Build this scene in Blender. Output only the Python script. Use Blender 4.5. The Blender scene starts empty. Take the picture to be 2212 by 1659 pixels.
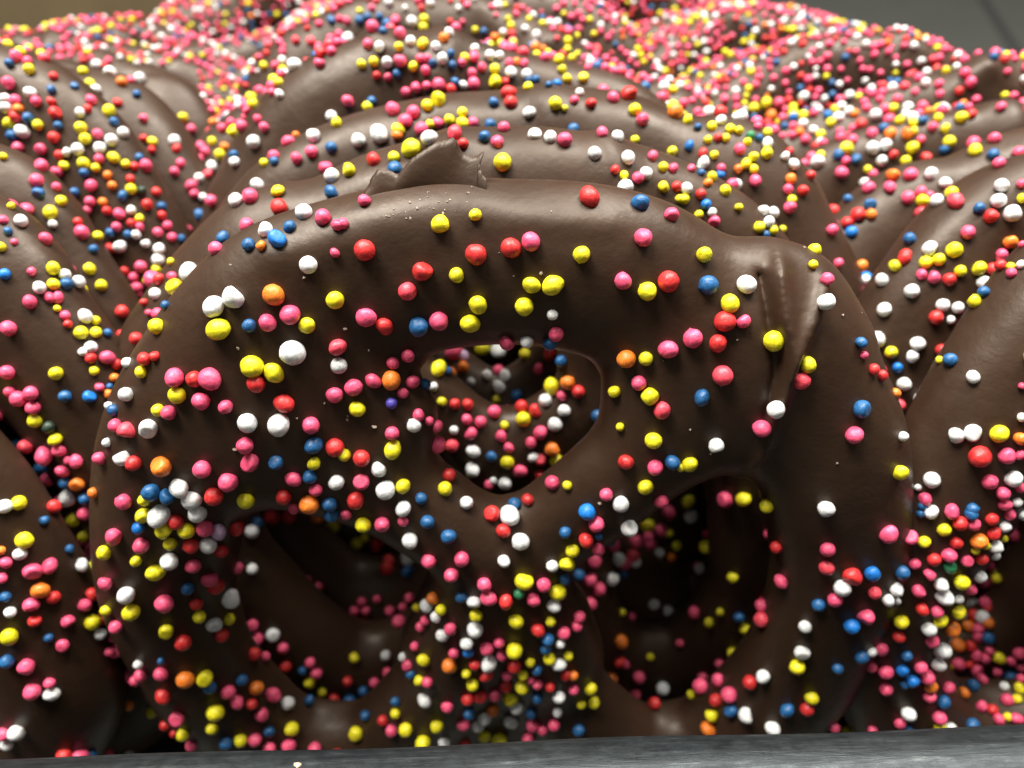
import bpy, math, random
import numpy as np
from mathutils import Vector, Matrix, Euler
R = math.radians
random.seed(7); rng = np.random.default_rng(11)
scn = bpy.context.scene
col = scn.collection

# ------------------------------------------------------------------ camera
CM = 0.01
CAMZ = 8.6                      # camera height over the tray floor, cm
PITCH = 35.0                    # degrees below the horizontal
FPX = 1671.0                    # focal length in pixels of a 2212 x 1659 frame
cam_d = bpy.data.cameras.new('camera'); cam = bpy.data.objects.new('camera', cam_d); col.objects.link(cam)
cam.location = (0, 0, CAMZ * CM); cam.rotation_euler = (R(90 - PITCH), 0, 0)
cam_d.sensor_width = 36; cam_d.lens = 36 * FPX / 2212
cam_d.clip_start = 0.002; cam_d.clip_end = 30
cam_d.dof.use_dof = True; cam_d.dof.focus_distance = 0.0665; cam_d.dof.aperture_fstop = 25
scn.camera = cam

# ------------------------------------------------------------------ world, lamps, exposure
w = bpy.data.worlds.new('World'); scn.world = w; w.use_nodes = True
bg = w.node_tree.nodes['Background']; bg.inputs[0].default_value = (0.80, 0.86, 0.85, 1); bg.inputs[1].default_value = 0.44
_n, _l = w.node_tree.nodes, w.node_tree.links
_tc = _n.new('ShaderNodeTexCoord'); _sx = _n.new('ShaderNodeSeparateXYZ'); _l.new(_tc.outputs['Generated'], _sx.inputs[0])
_cr = _n.new('ShaderNodeValToRGB'); _l.new(_sx.outputs['Z'], _cr.inputs[0]); _l.new(_cr.outputs[0], bg.inputs[0])   # a bright ceiling over dim walls
_cr.color_ramp.elements[0].position = .15; _cr.color_ramp.elements[0].color = (.035, .034, .032, 1)
_cr.color_ramp.elements[1].position = .90; _cr.color_ramp.elements[1].color = (.95, .92, .86, 1)
def area(name, loc, target, sx, sy, watts, colr):
    d = bpy.data.lights.new(name, 'AREA'); d.shape = 'RECTANGLE'; d.size = sx; d.size_y = sy; d.energy = watts; d.color = colr
    o = bpy.data.objects.new(name, d); col.objects.link(o); o.location = loc
    o.rotation_euler = (Vector(target) - Vector(loc)).to_track_quat('-Z', 'Y').to_euler()
    return o
area('ceiling_lamp', (-0.34, 0.06, 1.0), (0, .08, 0), 0.35, 0.50, 26, (1.0, .955, .87))
area('ceiling_lamp', (0.36, 0.26, 1.10), (0, .08, 0), 0.35, 0.60, 24, (1.0, .955, .87))
scn.view_settings.view_transform = 'Standard'; scn.view_settings.look = 'None'
scn.view_settings.exposure = 0.17; scn.view_settings.gamma = 1
scn.cycles.use_denoising = True
scn.cycles.max_bounces = 6; scn.cycles.sample_clamp_indirect = 8
scn.cycles.use_adaptive_sampling = True; scn.cycles.adaptive_threshold = 0.01

# ------------------------------------------------------------------ helpers
def link(name, data, parent=None):
    o = bpy.data.objects.new(name, data); col.objects.link(o)
    if parent: o.parent = parent
    return o
def mesh_np(name, V, F, mats, smooth=True, midx=None):
    me = bpy.data.meshes.new(name)
    V = np.asarray(V, dtype=np.float32); F = np.asarray(F, dtype=np.int32); n = F.shape[1]
    me.vertices.add(len(V)); me.vertices.foreach_set('co', V.ravel())
    me.loops.add(F.size); me.loops.foreach_set('vertex_index', F.ravel())
    me.polygons.add(len(F)); me.polygons.foreach_set('loop_start', np.arange(0, F.size, n, dtype=np.int32))
    me.polygons.foreach_set('use_smooth', np.full(len(F), smooth, dtype=bool))
    for m in mats: me.materials.append(m)
    if midx is not None: me.polygons.foreach_set('material_index', np.asarray(midx, dtype=np.int32))
    me.update(calc_edges=True); me.validate()
    return me
def nodes(m): return m.node_tree.nodes, m.node_tree.links
def principled(name):
    m = bpy.data.materials.new(name); m.use_nodes = True
    return m, m.node_tree.nodes['Principled BSDF']
def noise(m, scale, detail=3, rough=.5, dist=0, vec=None):
    N, L = nodes(m); n = N.new('ShaderNodeTexNoise')
    n.inputs['Scale'].default_value = scale; n.inputs['Detail'].default_value = detail
    n.inputs['Roughness'].default_value = rough; n.inputs['Distortion'].default_value = dist
    if vec is None:
        t = N.new('ShaderNodeTexCoord'); vec = t.outputs['Object']
    L.new(vec, n.inputs['Vector']); return n
def ramp(m, src, stops):
    N, L = nodes(m); r = N.new('ShaderNodeValToRGB'); L.new(src, r.inputs[0])
    e = r.color_ramp.elements
    while len(e) < len(stops): e.new(.5)
    for k, (p, c) in enumerate(stops):
        e[k].position = p; e[k].color = (*c, 1) if len(c) == 3 else c
    return r
def bump(m, src, strength, dist, nxt=None):
    N, L = nodes(m); b = N.new('ShaderNodeBump'); b.inputs['Strength'].default_value = strength; b.inputs['Distance'].default_value = dist
    L.new(src, b.inputs['Height'])
    if nxt: L.new(nxt.outputs[0], b.inputs['Normal'])
    return b
def mapping(m, scale, rot=(0, 0, 0)):
    N, L = nodes(m); t = N.new('ShaderNodeTexCoord'); q = N.new('ShaderNodeMapping')
    q.inputs['Scale'].default_value = scale; q.inputs['Rotation'].default_value = rot
    L.new(t.outputs['Object'], q.inputs['Vector']); return q.outputs[0]

# ------------------------------------------------------------------ materials
def chocolate():
    m, p = principled('dark_chocolate'); N, L = nodes(m)
    n1 = noise(m, 90, 4, .6, .4)
    c = ramp(m, n1.outputs[0], [(.30, (.027, .0135, .0074)), (.70, (.039, .0200, .0114))])
    L.new(c.outputs[0], p.inputs['Base Color'])
    n2 = noise(m, 110, 8, .72, .8)
    r = ramp(m, n2.outputs[0], [(.32, (.36,) * 3), (.70, (.60,) * 3)])
    L.new(r.outputs[0], p.inputs['Roughness'])
    p.inputs['Specular IOR Level'].default_value = .34; p.inputs['Specular Tint'].default_value = (1, .90, .80, 1)
    p.inputs['Coat Weight'].default_value = .06; p.inputs['Coat Roughness'].default_value = .28
    n3 = noise(m, 1400, 4, .6); n4 = noise(m, 160, 2, .5)
    b1 = bump(m, n3.outputs[0], .12, .0004); b2 = bump(m, n4.outputs[0], .25, .0008, b1)
    L.new(b2.outputs[0], p.inputs['Normal'])
    return m
CHOC = chocolate()
def rawchoc():
    m, p = principled('broken_chocolate'); N, L = nodes(m)
    n1 = noise(m, 900, 5, .7); c = ramp(m, n1.outputs[0], [(.35, (.07, .038, .026)), (.7, (.17, .11, .08))])
    L.new(c.outputs[0], p.inputs['Base Color']); p.inputs['Roughness'].default_value = .5
    L.new(bump(m, n1.outputs[0], .5, .0004).outputs[0], p.inputs['Normal'])
    return m
RAW = rawchoc()
COLORS = {'w': ('white', (.80, .83, .82)), 'y': ('yellow', (.80, .70, .012)), 'p': ('pink', (.83, .085, .190)), 'q': ('coral', (.83, .065, .10)),
          'r': ('red', (.62, .026, .026)), 'b': ('blue', (.010, .10, .27)), 'a': ('bright_blue', (.005, .17, .58)),
          'o': ('orange', (.82, .20, .018)), 'g': ('green', (.02, .20, .08)), 'k': ('dark_green', (.015, .035, .02)),
          'v': ('violet', (.07, .05, .36)), 'l': ('pale_lilac', (.62, .42, .62))}
CK = list(COLORS)
SM = {}
for k, (nm, c) in COLORS.items():
    m, p = principled(nm + '_candy'); N, L = nodes(m)
    oi = N.new('ShaderNodeObjectInfo')
    tc = N.new('ShaderNodeTexCoord')
    g = N.new('ShaderNodeNewGeometry')
    n1 = noise(m, 2600, 3, .6, 0, g.outputs['Position'])
    dark = tuple(x * .70 for x in c); lite = tuple(min(.86, x * 1.08 + .012) for x in c)
    cr = ramp(m, n1.outputs[0], [(.32, dark), (.66, lite)])
    hs = N.new('ShaderNodeHueSaturation'); L.new(cr.outputs[0], hs.inputs['Color'])
    mr = N.new('ShaderNodeMapRange'); mr.inputs[3].default_value = .80; mr.inputs[4].default_value = 1.08
    L.new(g.outputs['Random Per Island'], mr.inputs[0]); L.new(mr.outputs[0], hs.inputs['Value'])
    L.new(hs.outputs[0], p.inputs['Base Color'])
    p.inputs['Roughness'].default_value = .42 if k != 'w' else .50
    p.inputs['Specular IOR Level'].default_value = .45
    p.inputs['Subsurface Weight'].default_value = .12; p.inputs['Subsurface Scale'].default_value = .0006
    p.inputs['Subsurface Radius'].default_value = (1, .6, .5)
    n2 = noise(m, 1500, 4, .7, 0, g.outputs['Position'])
    L.new(bump(m, n2.outputs[0], .6, .00016).outputs[0], p.inputs['Normal'])
    SM[k] = m

# ------------------------------------------------------------------ implicit surface -> mesh (surface nets)
def surface_nets(F, o, h):
    S = F < 0
    nx, ny, nz = F.shape
    c = [S[i:nx-1+i, j:ny-1+j, k:nz-1+k] for i in (0, 1) for j in (0, 1) for k in (0, 1)]
    tot = sum(x.astype(np.int8) for x in c); act = (tot > 0) & (tot < 8)
    I, J, K = np.nonzero(act)
    idx = -np.ones(act.shape, dtype=np.int64); idx[I, J, K] = np.arange(len(I))
    P = np.zeros((len(I), 3)); cnt = np.zeros(len(I))
    cor = [(i, j, k) for i in (0, 1) for j in (0, 1) for k in (0, 1)]
    for a in cor:
        for ax in range(3):
            if a[ax]: continue
            b = list(a); b[ax] = 1
            fa = F[I+a[0], J+a[1], K+a[2]]; fb = F[I+b[0], J+b[1], K+b[2]]
            x = (fa < 0) != (fb < 0)
            t = np.where(x, fa / np.where(x, fa - fb, 1), 0)
            q = np.array(a, float)[None, :].repeat(len(I), 0); q[:, ax] += t
            P += q * x[:, None]; cnt += x
    P = P / cnt[:, None] + np.stack([I, J, K], 1)
    Q = []
    for ax in range(3):
        sl = [slice(1, -1)] * 3; sl[ax] = slice(0, -1)
        lo = S[tuple(sl)]; sl2 = list(sl); sl2[ax] = slice(1, None); hi = S[tuple(sl2)]
        e = np.argwhere(lo != hi)
        inside_lo = lo[tuple(e.T)]
        base = e + 1; base[:, ax] -= 1
        u, v = (ax + 1) % 3, (ax + 2) % 3
        def at(du, dv):
            q = base.copy(); q[:, u] -= du; q[:, v] -= dv
            return idx[q[:, 0], q[:, 1], q[:, 2]]
        f = np.stack([at(1, 1), at(0, 1), at(0, 0), at(1, 0)], 1)
        f[~inside_lo] = f[~inside_lo][:, ::-1]
        Q.append(f)
    Q = np.concatenate(Q); Q = Q[(Q >= 0).all(1)]
    for _ in range(4):                                       # light smoothing
        A = np.zeros_like(P); n = np.zeros(len(P))
        for a, b in ((0, 1), (1, 2), (2, 3), (3, 0)):
            np.add.at(A, Q[:, a], P[Q[:, b]]); np.add.at(A, Q[:, b], P[Q[:, a]])
            np.add.at(n, Q[:, a], 1); np.add.at(n, Q[:, b], 1)
        P = P * .5 + .5 * A / n[:, None]
    return P * h + np.array(o), Q

def catmull(P, n=10):
    P = np.asarray(P, float); P = np.vstack([2*P[0]-P[1], P, 2*P[-1]-P[-2]]); out = []
    for i in range(1, len(P) - 2):
        for t in np.arange(n) / n:
            a, b, c, d = P[i-1], P[i], P[i+1], P[i+2]
            out.append(.5*((2*b)+(-a+c)*t+(2*a-5*b+4*c-d)*t*t+(-a+3*b-3*c+d)*t**3))
    out.append(P[-2]); return np.array(out)

def field2d(U, V, pts):
    """nearest point of a smooth line: distance, radius there, depth there, signed side"""
    C = catmull(pts); best = np.full(U.shape, 1e9); rr = np.zeros(U.shape); ww = np.zeros(U.shape); sd = np.zeros(U.shape)
    for a, b in zip(C[:-1], C[1:]):
        dx, dy = b[0]-a[0], b[1]-a[1]; l2 = dx*dx+dy*dy + 1e-12
        t = np.clip(((U-a[0])*dx+(V-a[1])*dy)/l2, 0, 1)
        ex = U-a[0]-t*dx; ey = V-a[1]-t*dy; d = ex*ex+ey*ey
        r = a[2]+t*(b[2]-a[2]); score = np.sqrt(d) - r; m = score < best
        best = np.where(m, score, best); rr = np.where(m, r, rr); ww = np.where(m, a[3]+t*(b[3]-a[3]), ww)
        sd = np.where(m, np.sign(dx*ey-dy*ex), sd)
    return best + rr, rr, ww, sd

def smin(a, b, k):
    h = np.clip(.5 + .5*(b-a)/k, 0, 1); return b*(1-h)+a*h - k*h*(1-h)

def pretzel_mesh(name, strands, h, seed, flat=.74, k=.42, ridges=(), amp=.035, pw=2.25):
    r_ = np.random.default_rng(seed)
    allp = np.array([p for s in strands for p in s])
    u0, u1 = allp[:, 0].min()-1.1, allp[:, 0].max()+1.1; v0, v1 = allp[:, 1].min()-1.1, allp[:, 1].max()+1.1
    us = np.arange(u0, u1, h, dtype=np.float32); vs = np.arange(v0, v1, h, dtype=np.float32); ws = np.arange(-2.0, 1.0, h, dtype=np.float32)
    U, V = np.meshgrid(us, vs, indexing='ij')
    F = None; W = ws[None, None, :]
    for s in strands:
        d, rr, ww, _ = field2d(U, V, s)
        f = (np.abs(d[:, :, None])**pw + np.abs((W - ww[:, :, None]) / flat)**pw + 1e-6)**(1/pw) - rr[:, :, None]
        f = f.astype(np.float32)
        WC = ww if F is None else np.where(d-rr < dd, ww, WC); dd = d-rr if F is None else np.minimum(dd, d-rr)
        F = f if F is None else smin(F, f, k).astype(np.float32)
    D = np.zeros(U.shape)
    for _ in range(9):                                        # slow swells of the coating
        kx, ky = r_.normal(0, 1.15, 2); ph = r_.uniform(0, 6.28); D += amp*.55*np.sin(kx*U+ky*V+ph)
    for pts, a_, s_, asym in ridges:
        d, rr, ww, sd = field2d(U, V, pts)
        wd = np.where(sd > 0, s_*asym, s_) * (rr / .1)
        D += a_ * np.exp(-(d/wd)**2) * np.clip(rr/.1, 0, 1.2)
    F = F - (D[:, :, None] * np.clip((W-WC[:, :, None])*3+.5, 0, 1)).astype(np.float32)
    wob = .04*np.sin(U*2.1+seed)+.03*np.sin(V*2.7+seed*2)+.02*np.sin(U*5.3-V*4.1)
    F = -smin(-F, ((W-WC[:, :, None]) + .25 + wob[:, :, None]), .20).astype(np.float32)     # flat back, where it set on its sheet
    P, Q = surface_nets(F, (u0, v0, ws[0]), h)
    return mesh_np(name, P * CM, Q, [CHOC])

# picture pixel (2212 x 1659) -> ray, and -> the leaning plane of the nearest pretzel
cp, sp = math.cos(R(PITCH)), math.sin(R(PITCH))
FWD = np.array([0, cp, -sp]); UPV = np.array([0, sp, cp]); RT = np.array([1., 0, 0])
def ray(X, Y): return FPX*FWD + (X-1106)*RT - (Y-829.5)*UPV
def to_px(p):
    q = np.asarray(p, float) - np.array([0, 0, CAMZ]); z = q @ FWD
    return 1106 + FPX*(q @ RT)/z, 829.5 - FPX*(q @ UPV)/z, z
def frame(x, a, z, yaw, lean, roll=0, s=1, mir=1):
    """matrix of a pretzel whose centre (u 0, v 3.4) stands at x, a, z ; cm"""
    y, l = R(yaw), R(lean)
    U = np.array([math.cos(y), math.sin(y), 0]); N = np.array([math.sin(y)*math.cos(l), -math.cos(y)*math.cos(l), math.sin(l)])
    V = np.cross(N, U); c, s_ = math.cos(R(roll)), math.sin(R(roll)); U, V = U*c+V*s_, V*c-U*s_
    O = np.array([x, a, z]) - 3.4*s*V
    return U*mir*s, V*s, N*s, O
FU, FV, FN, FO = frame(0, 5.45, 3.3, 0, 9)
FO = FO - FN*.48                                             # skeleton lies half a thickness behind the face
def fuv(X, Y):
    d = ray(X, Y); o = np.array([0, 0, CAMZ]); t = ((FO-o) @ FN)/(d @ FN); p = o + t*d - FO
    return p @ FU, p @ FV
def bow(Y): return -.62*max(0, (1000-Y)/600)**2 - .42*max(0, (Y-1050)/560)**2    # the pretzel bends away at head and foot
def fuv2(X, Y, w):
    d = ray(X, Y); o = np.array([0, 0, CAMZ]); t = ((FO+FN*w-o) @ FN)/(d @ FN); p = o + t*d - FO
    return p @ FU, p @ FV
def pt(X, Y, r, w=0): return (*fuv2(X, Y, bow(Y)+w), r, bow(Y)+w)

OUTER = [(1010,1300,.50,0),(975,1450,.62,0),(830,1595,.72,0),(630,1595,.76,0),(450,1460,.73,0),(372,1280,.74,0),(376,1080,.77,0),(450,870,.78,0),(590,700,.77,0),
         (800,600,.77,0),(1060,570,.79,.03),(1340,600,.79,.03),(1500,680,.78,0),(1640,745,.80,0),(1755,880,.78,0),(1812,1080,.76,0),(1795,1290,.73,0),(1690,1475,.74,0),(1530,1600,.76,0),(1350,1610,.74,0),(1215,1500,.62,0),(1160,1320,.50,0)]
DIAG_A = [(480,930,.66,0),(690,985,.60,.0),(880,1075,.54,.05),(1080,1225,.50,.12),(1190,1400,.52,.05)]
DIAG_B = [(1620,870,.64,0),(1440,950,.58,.0),(1280,1070,.53,.03),(1090,1225,.50,.05),(970,1390,.52,.0)]
FILL_A = [(560,850,.60,0),(700,830,.56,0),(790,850,.50,0),(845,900,.46,.02)]
FILL_B = [(1640,760,.60,0),(1500,790,.60,0),(1430,840,.52,0)]
MIDFOOT = [(1085,1380,.42,-.05),(1085,1480,.46,-.1),(1085,1620,.55,-.1)]
SHOULDER = [(1660,600,.30,.12),(1715,640,.40,.06),(1760,730,.44,.0)]
base_strands = [[pt(*p) for p in s] for s in (SHOULDER, OUTER, DIAG_A, DIAG_B, FILL_A, FILL_B, MIDFOOT)]
drip1 = [pt(1635,545,.13),pt(1640,620,.13),pt(1655,700,.11),pt(1645,800,.085),pt(1612,930,.05),pt(1585,1000,.03),pt(1555,1060,.006)]
drip2 = [pt(1735,575,.12),pt(1705,640,.13),pt(1672,700,.11),pt(1655,760,.05),pt(1648,820,.01)]
groove = [pt(1608,560,.1),pt(1620,650,.1),pt(1632,740,.08),pt(1615,860,.06)]
top_ridge = [pt(640,505,.10),pt(760,470,.12),pt(870,430,.14),pt(1000,400,.15),pt(1100,425,.09),pt(1300,440,.05)]
front_me = pretzel_mesh('chocolate_coating', base_strands, .032, 3,
                        ridges=[(drip1, .14, .040, 2.2), (drip2, .10, .050, 1.0), (groove, -.10, .038, 1.0), (top_ridge, .05, .16, 1)], amp=.028)
def warped(seed, amt=.16, mir=1):
    r_ = np.random.default_rng(seed); ph = r_.uniform(0, 6.28, 8); kk = r_.uniform(.5, 1.0, 8); sc = r_.uniform(.94, 1.06, 2); out = []
    for s in base_strands:
        o = []
        for u, v, r, w_ in s:
            du = amt*(math.sin(kk[0]*v+ph[0])+math.sin(kk[1]*u+kk[2]*v+ph[1])); dv = amt*(math.sin(kk[3]*u+ph[3])+math.sin(kk[4]*v+kk[5]*u+ph[4]))
            o.append(((u+du)*mir*sc[0], 3.4+(v+dv-3.4)*sc[1], r*(1+.07*math.sin(kk[6]*u*2+ph[6])), w_))
        out.append(o)
    return out
VAR = []
for i in range(7):
    st = warped(20+i, .15, -1 if i % 2 else 1)
    # every pretzel has its own drip run and swollen lip
    r_ = np.random.default_rng(90+i); rid = []
    for q in range(3):
        a0 = r_.uniform(-1.9, 1.9); rid.append(([(a0+.9*r_.normal(), 7.0-abs(a0)*.5, .1, 0), (a0, 6.2-abs(a0)*.6, .12, 0), (a0+.3*r_.normal(), 5.0-abs(a0)*.4, .05, 0)], r_.uniform(.05, .11), .13, 1.6))
    VAR.append(pretzel_mesh('chocolate_coating', st, .060, 40+i, ridges=rid, amp=.045))

# ------------------------------------------------------------------ where the pretzels stand
#  x, distance, centre height, yaw, lean, roll, scale, variant, label
G = 'chocolate pretzels standing on edge in rows in the tray'
SPOTS = [
 ('C', 0.0, 5.45, 3.30, 0, 15, 0, 1, -1),
]
for i, (x, a, z, yaw, lean, roll, s) in enumerate([(-.2,6.85,3.35,1,11,-1,1.01),(.1,7.9,3.55,-2,14,3,1.06),(-.25,9.1,3.6,2,16,-3,1.05),(-.6,10.4,3.6,0,20,2,1.05),(-.75,11.8,3.6,0,17,0,1.05),(-1.0,13.2,3.65,1,17,-1,1.05),(-1.2,14.5,3.6,0,17,0,1),(-1.4,15.8,3.7,0,17,0,1),(-1.6,17.1,3.7,0,17,0,1)]):
    SPOTS.append(('C', x, a, z, yaw, lean, roll, s, [1,2,4,0,3,5,6,2,1][i]))
for i, (x, a, z, yaw, lean, roll, s) in enumerate([(-9.1,5.3,3.3,3,15,0,1),(-8.35,6.35,3.6,2,15,1,1),(-8.4,7.55,3.75,2,16,1,1),(-8.3,8.75,3.85,3,17,-1,1),(-8.2,9.95,3.9,2,17,0,1),(-8.1,11.2,3.45,2,17,0,1),(-8.0,12.5,3.1,2,17,0,1),(-7.6,13.8,2.95,2,17,0,1),(-7.4,15.1,2.8,2,17,0,1)]):
    SPOTS.append(('L', x, a, z, yaw, lean, roll, s, [3,0,4,5,2,6,1,4,3][i]))
for i, (x, a, z, yaw, lean, roll, s) in enumerate([(7.95,5.6,3.4,-2,15,0,1),(7.6,6.9,3.25,-2,16,0,1),(7.35,8.2,3.2,-2,16,0,1),(7.1,9.5,3.1,-2,17,0,1),(6.8,10.8,3.15,0,17,0,1),(6.3,12.1,3.1,0,17,0,1),(5.8,13.4,3.15,0,17,0,1),(5.4,14.7,3.2,0,17,0,1),(5.0,16.0,3.3,0,17,0,1)]):
    SPOTS.append(('R', x, a, z, yaw, lean, roll, s, [4,6,1,0,5,3,2,4,0][i]))
for i, (x, a, z, yaw, lean, roll, s) in enumerate([(2.6,17.0,3.6,2,18,2,1),(-4.8,18.2,3.7,-2,18,-2,1),(1.8,18.6,3.7,2,18,2,1),(-4.2,16.6,2.9,2,20,3,1)]):
    SPOTS.append(('F', x, a, z, yaw, lean, roll, s, [3,1,5,0][i]))

FARL = ['chocolate pretzel far back, half between the middle and right rows', 'chocolate pretzel at the very back, between the left and middle rows',
        'chocolate pretzel at the very back, wedged between middle and right rows', 'chocolate pretzel far back in the gap between the left and middle rows']

def verts_np(me):
    V = np.empty(len(me.vertices)*3, dtype=np.float32); me.vertices.foreach_get('co', V); return V.reshape(-1, 3)/CM
BOUNDS = [verts_np(m)[::7] for m in VAR]
_f = verts_np(front_me); FLZ = float((_f[:, 0]*FU[2]+_f[:, 1]*FV[2]+_f[:, 2]*FN[2]+FO[2]).min()) + .03
DBG = []
pretzels = []
for kind, x, a, z, yaw, lean, roll, s, v in SPOTS:
    U, V, N, O = frame(x, a, z, yaw, lean, roll, s)
    O = O - N*.48
    if v < 0: U, V, N, O = FU, FV, FN, FO
    else:                                                     # keep the crest where it is, let the foot reach the tray floor
        B = BOUNDS[v]; zz = B @ np.array([U[2], V[2], N[2]]) + O[2]; f_ = min(1.13, max(.93, (zz.max()-FLZ-.0)/(zz.max()-zz.min())))
        c0 = O + 6.2*V; U, V, N = U*f_, V*f_, N*f_; s *= f_; zt = zz.max(); O = c0 - 6.2*V; zz = B @ np.array([U[2], V[2], N[2]]) + O[2]; O = O + np.array([0, 0, zt-zz.max()])
        zb = (zz+zt-zz.max()).min()
        DBG.append((kind, round(a, 1), round(float(f_), 3), round(float(zb-FLZ), 2)))
    root = link('chocolate_pretzel', None)
    root.matrix_world = Matrix(((U[0], V[0], N[0], O[0]*CM), (U[1], V[1], N[1], O[1]*CM), (U[2], V[2], N[2], O[2]*CM), (0, 0, 0, 1)))
    root.empty_display_size = .01
    root['category'] = 'pretzel'; root['group'] = G
    c = link('chocolate_coating', front_me if v < 0 else VAR[v], root)
    pretzels.append(dict(root=root, coat=c, kind=kind, s=s, spr=[], v=v, M=np.array([U, V, N]), O=O, x=x, a=a))

# ------------------------------------------------------------------ tray and what lies around it
def box_np(x0, x1, y0, y1, z0, z1):
    V = np.array([(x, y, z) for x in (x0, x1) for y in (y0, y1) for z in (z0, z1)], float)*CM
    F = np.array([(0,1,3,2),(4,6,7,5),(0,4,5,1),(2,3,7,6),(0,2,6,4),(1,5,7,3)]); return V, F
def steel():
    m, p = principled('worn_steel'); N, L = nodes(m)
    v1 = mapping(m, (30, 260, 260)); n1 = noise(m, 5, 7, .7, .25, v1)
    c = ramp(m, n1.outputs[0], [(.36, (.022, .026, .029)), (.60, (.042, .049, .053)), (.82, (.16, .175, .18))])
    L.new(c.outputs[0], p.inputs['Base Color']); p.inputs['Metallic'].default_value = .75
    n2 = noise(m, 700, 5, .7); r = ramp(m, n2.outputs[0], [(.3, (.35,)*3), (.7, (.62,)*3)]); L.new(r.outputs[0], p.inputs['Roughness'])
    L.new(bump(m, n1.outputs[0], .3, .0003).outputs[0], p.inputs['Normal']); return m
STEEL = steel()
def dull():
    m, p = principled('dull_tray_floor'); N, L = nodes(m)
    n1 = noise(m, 60, 5, .6); c = ramp(m, n1.outputs[0], [(.3, (.05, .056, .05)), (.7, (.085, .093, .084))])
    L.new(c.outputs[0], p.inputs['Base Color']); p.inputs['Metallic'].default_value = .35; p.inputs['Roughness'].default_value = .5; return m
DULL = dull()
tray = link('metal_tray', None); tray.location = (0, 3.55*CM, 0); tray.rotation_euler = (0, R(-.7), R(1.6))
tray['category'] = 'tray'; tray['label'] = 'scratched grey metal tray with rolled rim holding the rows of chocolate pretzels'
def tpart(name, V, F, mat, smooth=False): return link(name, mesh_np(name, V, F, [mat], smooth), tray)
tpart('tray_floor', *box_np(-17, 17, .3, 26, FLZ-.15, FLZ), DULL)
tpart('side_wall', *box_np(-17.2, -17, .3, 26, FLZ-.15, 2.0), STEEL)
tpart('side_wall', *box_np(17, 17.2, .3, 26, FLZ-.15, 2.0), STEEL)
tpart('back_wall', *box_np(-17.2, 17.2, 26, 26.2, FLZ-.15, 2.0), STEEL)
tpart('front_wall', *box_np(-17.2, 17.2, .1, .3, FLZ-.15, 1.75), STEEL)
# rolled front rim: a bead swept along x, slightly wavy
xs = np.linspace(-17.2, 17.2, 260); prof = [(math.cos(t)*.42, math.sin(t)*.36) for t in np.linspace(0, 2*math.pi, 25)[:-1]]
V = [(x, -.12+py*(1+.03*math.sin(x*1.7))+.005*math.sin(x*1.1), 1.89+pz+.004*math.sin(x*1.3+1)) for x in xs for py, pz in prof]
n = len(prof); F = [(i*n+j, (i+1)*n+j, (i+1)*n+(j+1) % n, i*n+(j+1) % n) for i in range(len(xs)-1) for j in range(n)]
tpart('rolled_rim', np.array(V)*CM, F, STEEL, True)
# counter the tray stands on, with dark joints
def countermat(name, c0, c1):
    m, p = principled(name); N, L = nodes(m); n1 = noise(m, 30, 6, .65); c = ramp(m, n1.outputs[0], [(.3, c0), (.7, c1)])
    L.new(c.outputs[0], p.inputs['Base Color']); p.inputs['Roughness'].default_value = .5; return m
V, F = box_np(-200, 200, -60, 300, -5, FLZ-.2); o = link('counter', mesh_np('counter', V, F, [countermat('grey_counter', (.024, .025, .021), (.031, .032, .027))], False)); o['kind'] = 'structure'
JM = countermat('dark_joint', (.010, .010, .0095), (.014, .014, .013))
for x0, y0, x1, y1, wd in ((23.2, 30, 40.9, 75, .9), (13.8, 30, 21, 75, 2.2)):
    dx, dy = x1-x0, y1-y0; l = math.hypot(dx, dy); nx, ny = -dy/l*wd/2, dx/l*wd/2
    V = np.array([(x0+nx, y0+ny, FLZ-.18), (x0-nx, y0-ny, FLZ-.18), (x1-nx, y1-ny, FLZ-.18), (x1+nx, y1+ny, FLZ-.18)])*CM
    o = link('counter_joint', mesh_np('counter_joint', V, [(0, 1, 2, 3)], [JM], False)); o['kind'] = 'structure'
bx, F = box_np(-40, -6, 34, 60, FLZ-.2, 3.9)
o = link('cardboard_box', mesh_np('cardboard_box', bx, F, [countermat('brown_card', (.15, .11, .055), (.19, .14, .075))], False))
o['category'] = 'box'; o['label'] = 'blurred brown cardboard box edge behind the left rows of pretzels'

# ------------------------------------------------------------------ sprinkles
def ico(sub):
    import bmesh
    bm = bmesh.new(); bmesh.ops.create_icosphere(bm, subdivisions=sub, radius=1)
    bm.verts.ensure_lookup_table()
    V = np.array([v.co[:] for v in bm.verts]); F = np.array([[v.index for v in f.verts] for f in bm.faces]); bm.free(); return V, F
def bead(sub, seed):
    V, F = ico(sub); r_ = np.random.default_rng(seed); D = np.zeros(len(V))
    for _ in range(6):
        kx = r_.normal(0, 1.5, 3); D += .020*np.sin(V @ kx + r_.uniform(0, 6.28))
    for _ in range(5):
        kx = r_.normal(0, 5, 3); D += .010*np.sin(V @ kx + r_.uniform(0, 6.28))
    if seed % 5 == 2:                                        # a little nipple
        t = r_.normal(size=3); t /= np.linalg.norm(t); D += .17*np.exp(-((V-t)**2).sum(1)/.03)
    if seed % 5 == 4:                                        # a flat broken side
        t = r_.normal(size=3); t /= np.linalg.norm(t); hgt = V @ t; V = V - np.clip(hgt-.62, 0, 1)[:, None]*t*.85
    V = V*(1+D)[:, None]*np.array([1.22 if seed % 10 == 1 else 1, r_.uniform(.90, 1.0), r_.uniform(.93, 1.12)])
    return V, F
BEAD = {s: [bead(s, 100*s+i) for i in range(10)] for s in (2, 3)}
BM = {}
def bead_mesh(sub, i, c):
    if (sub, i, c) not in BM: BM[(sub, i, c)] = mesh_np('sprinkle', *BEAD[sub][i], [SM[c]])
    return BM[(sub, i, c)]

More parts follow.
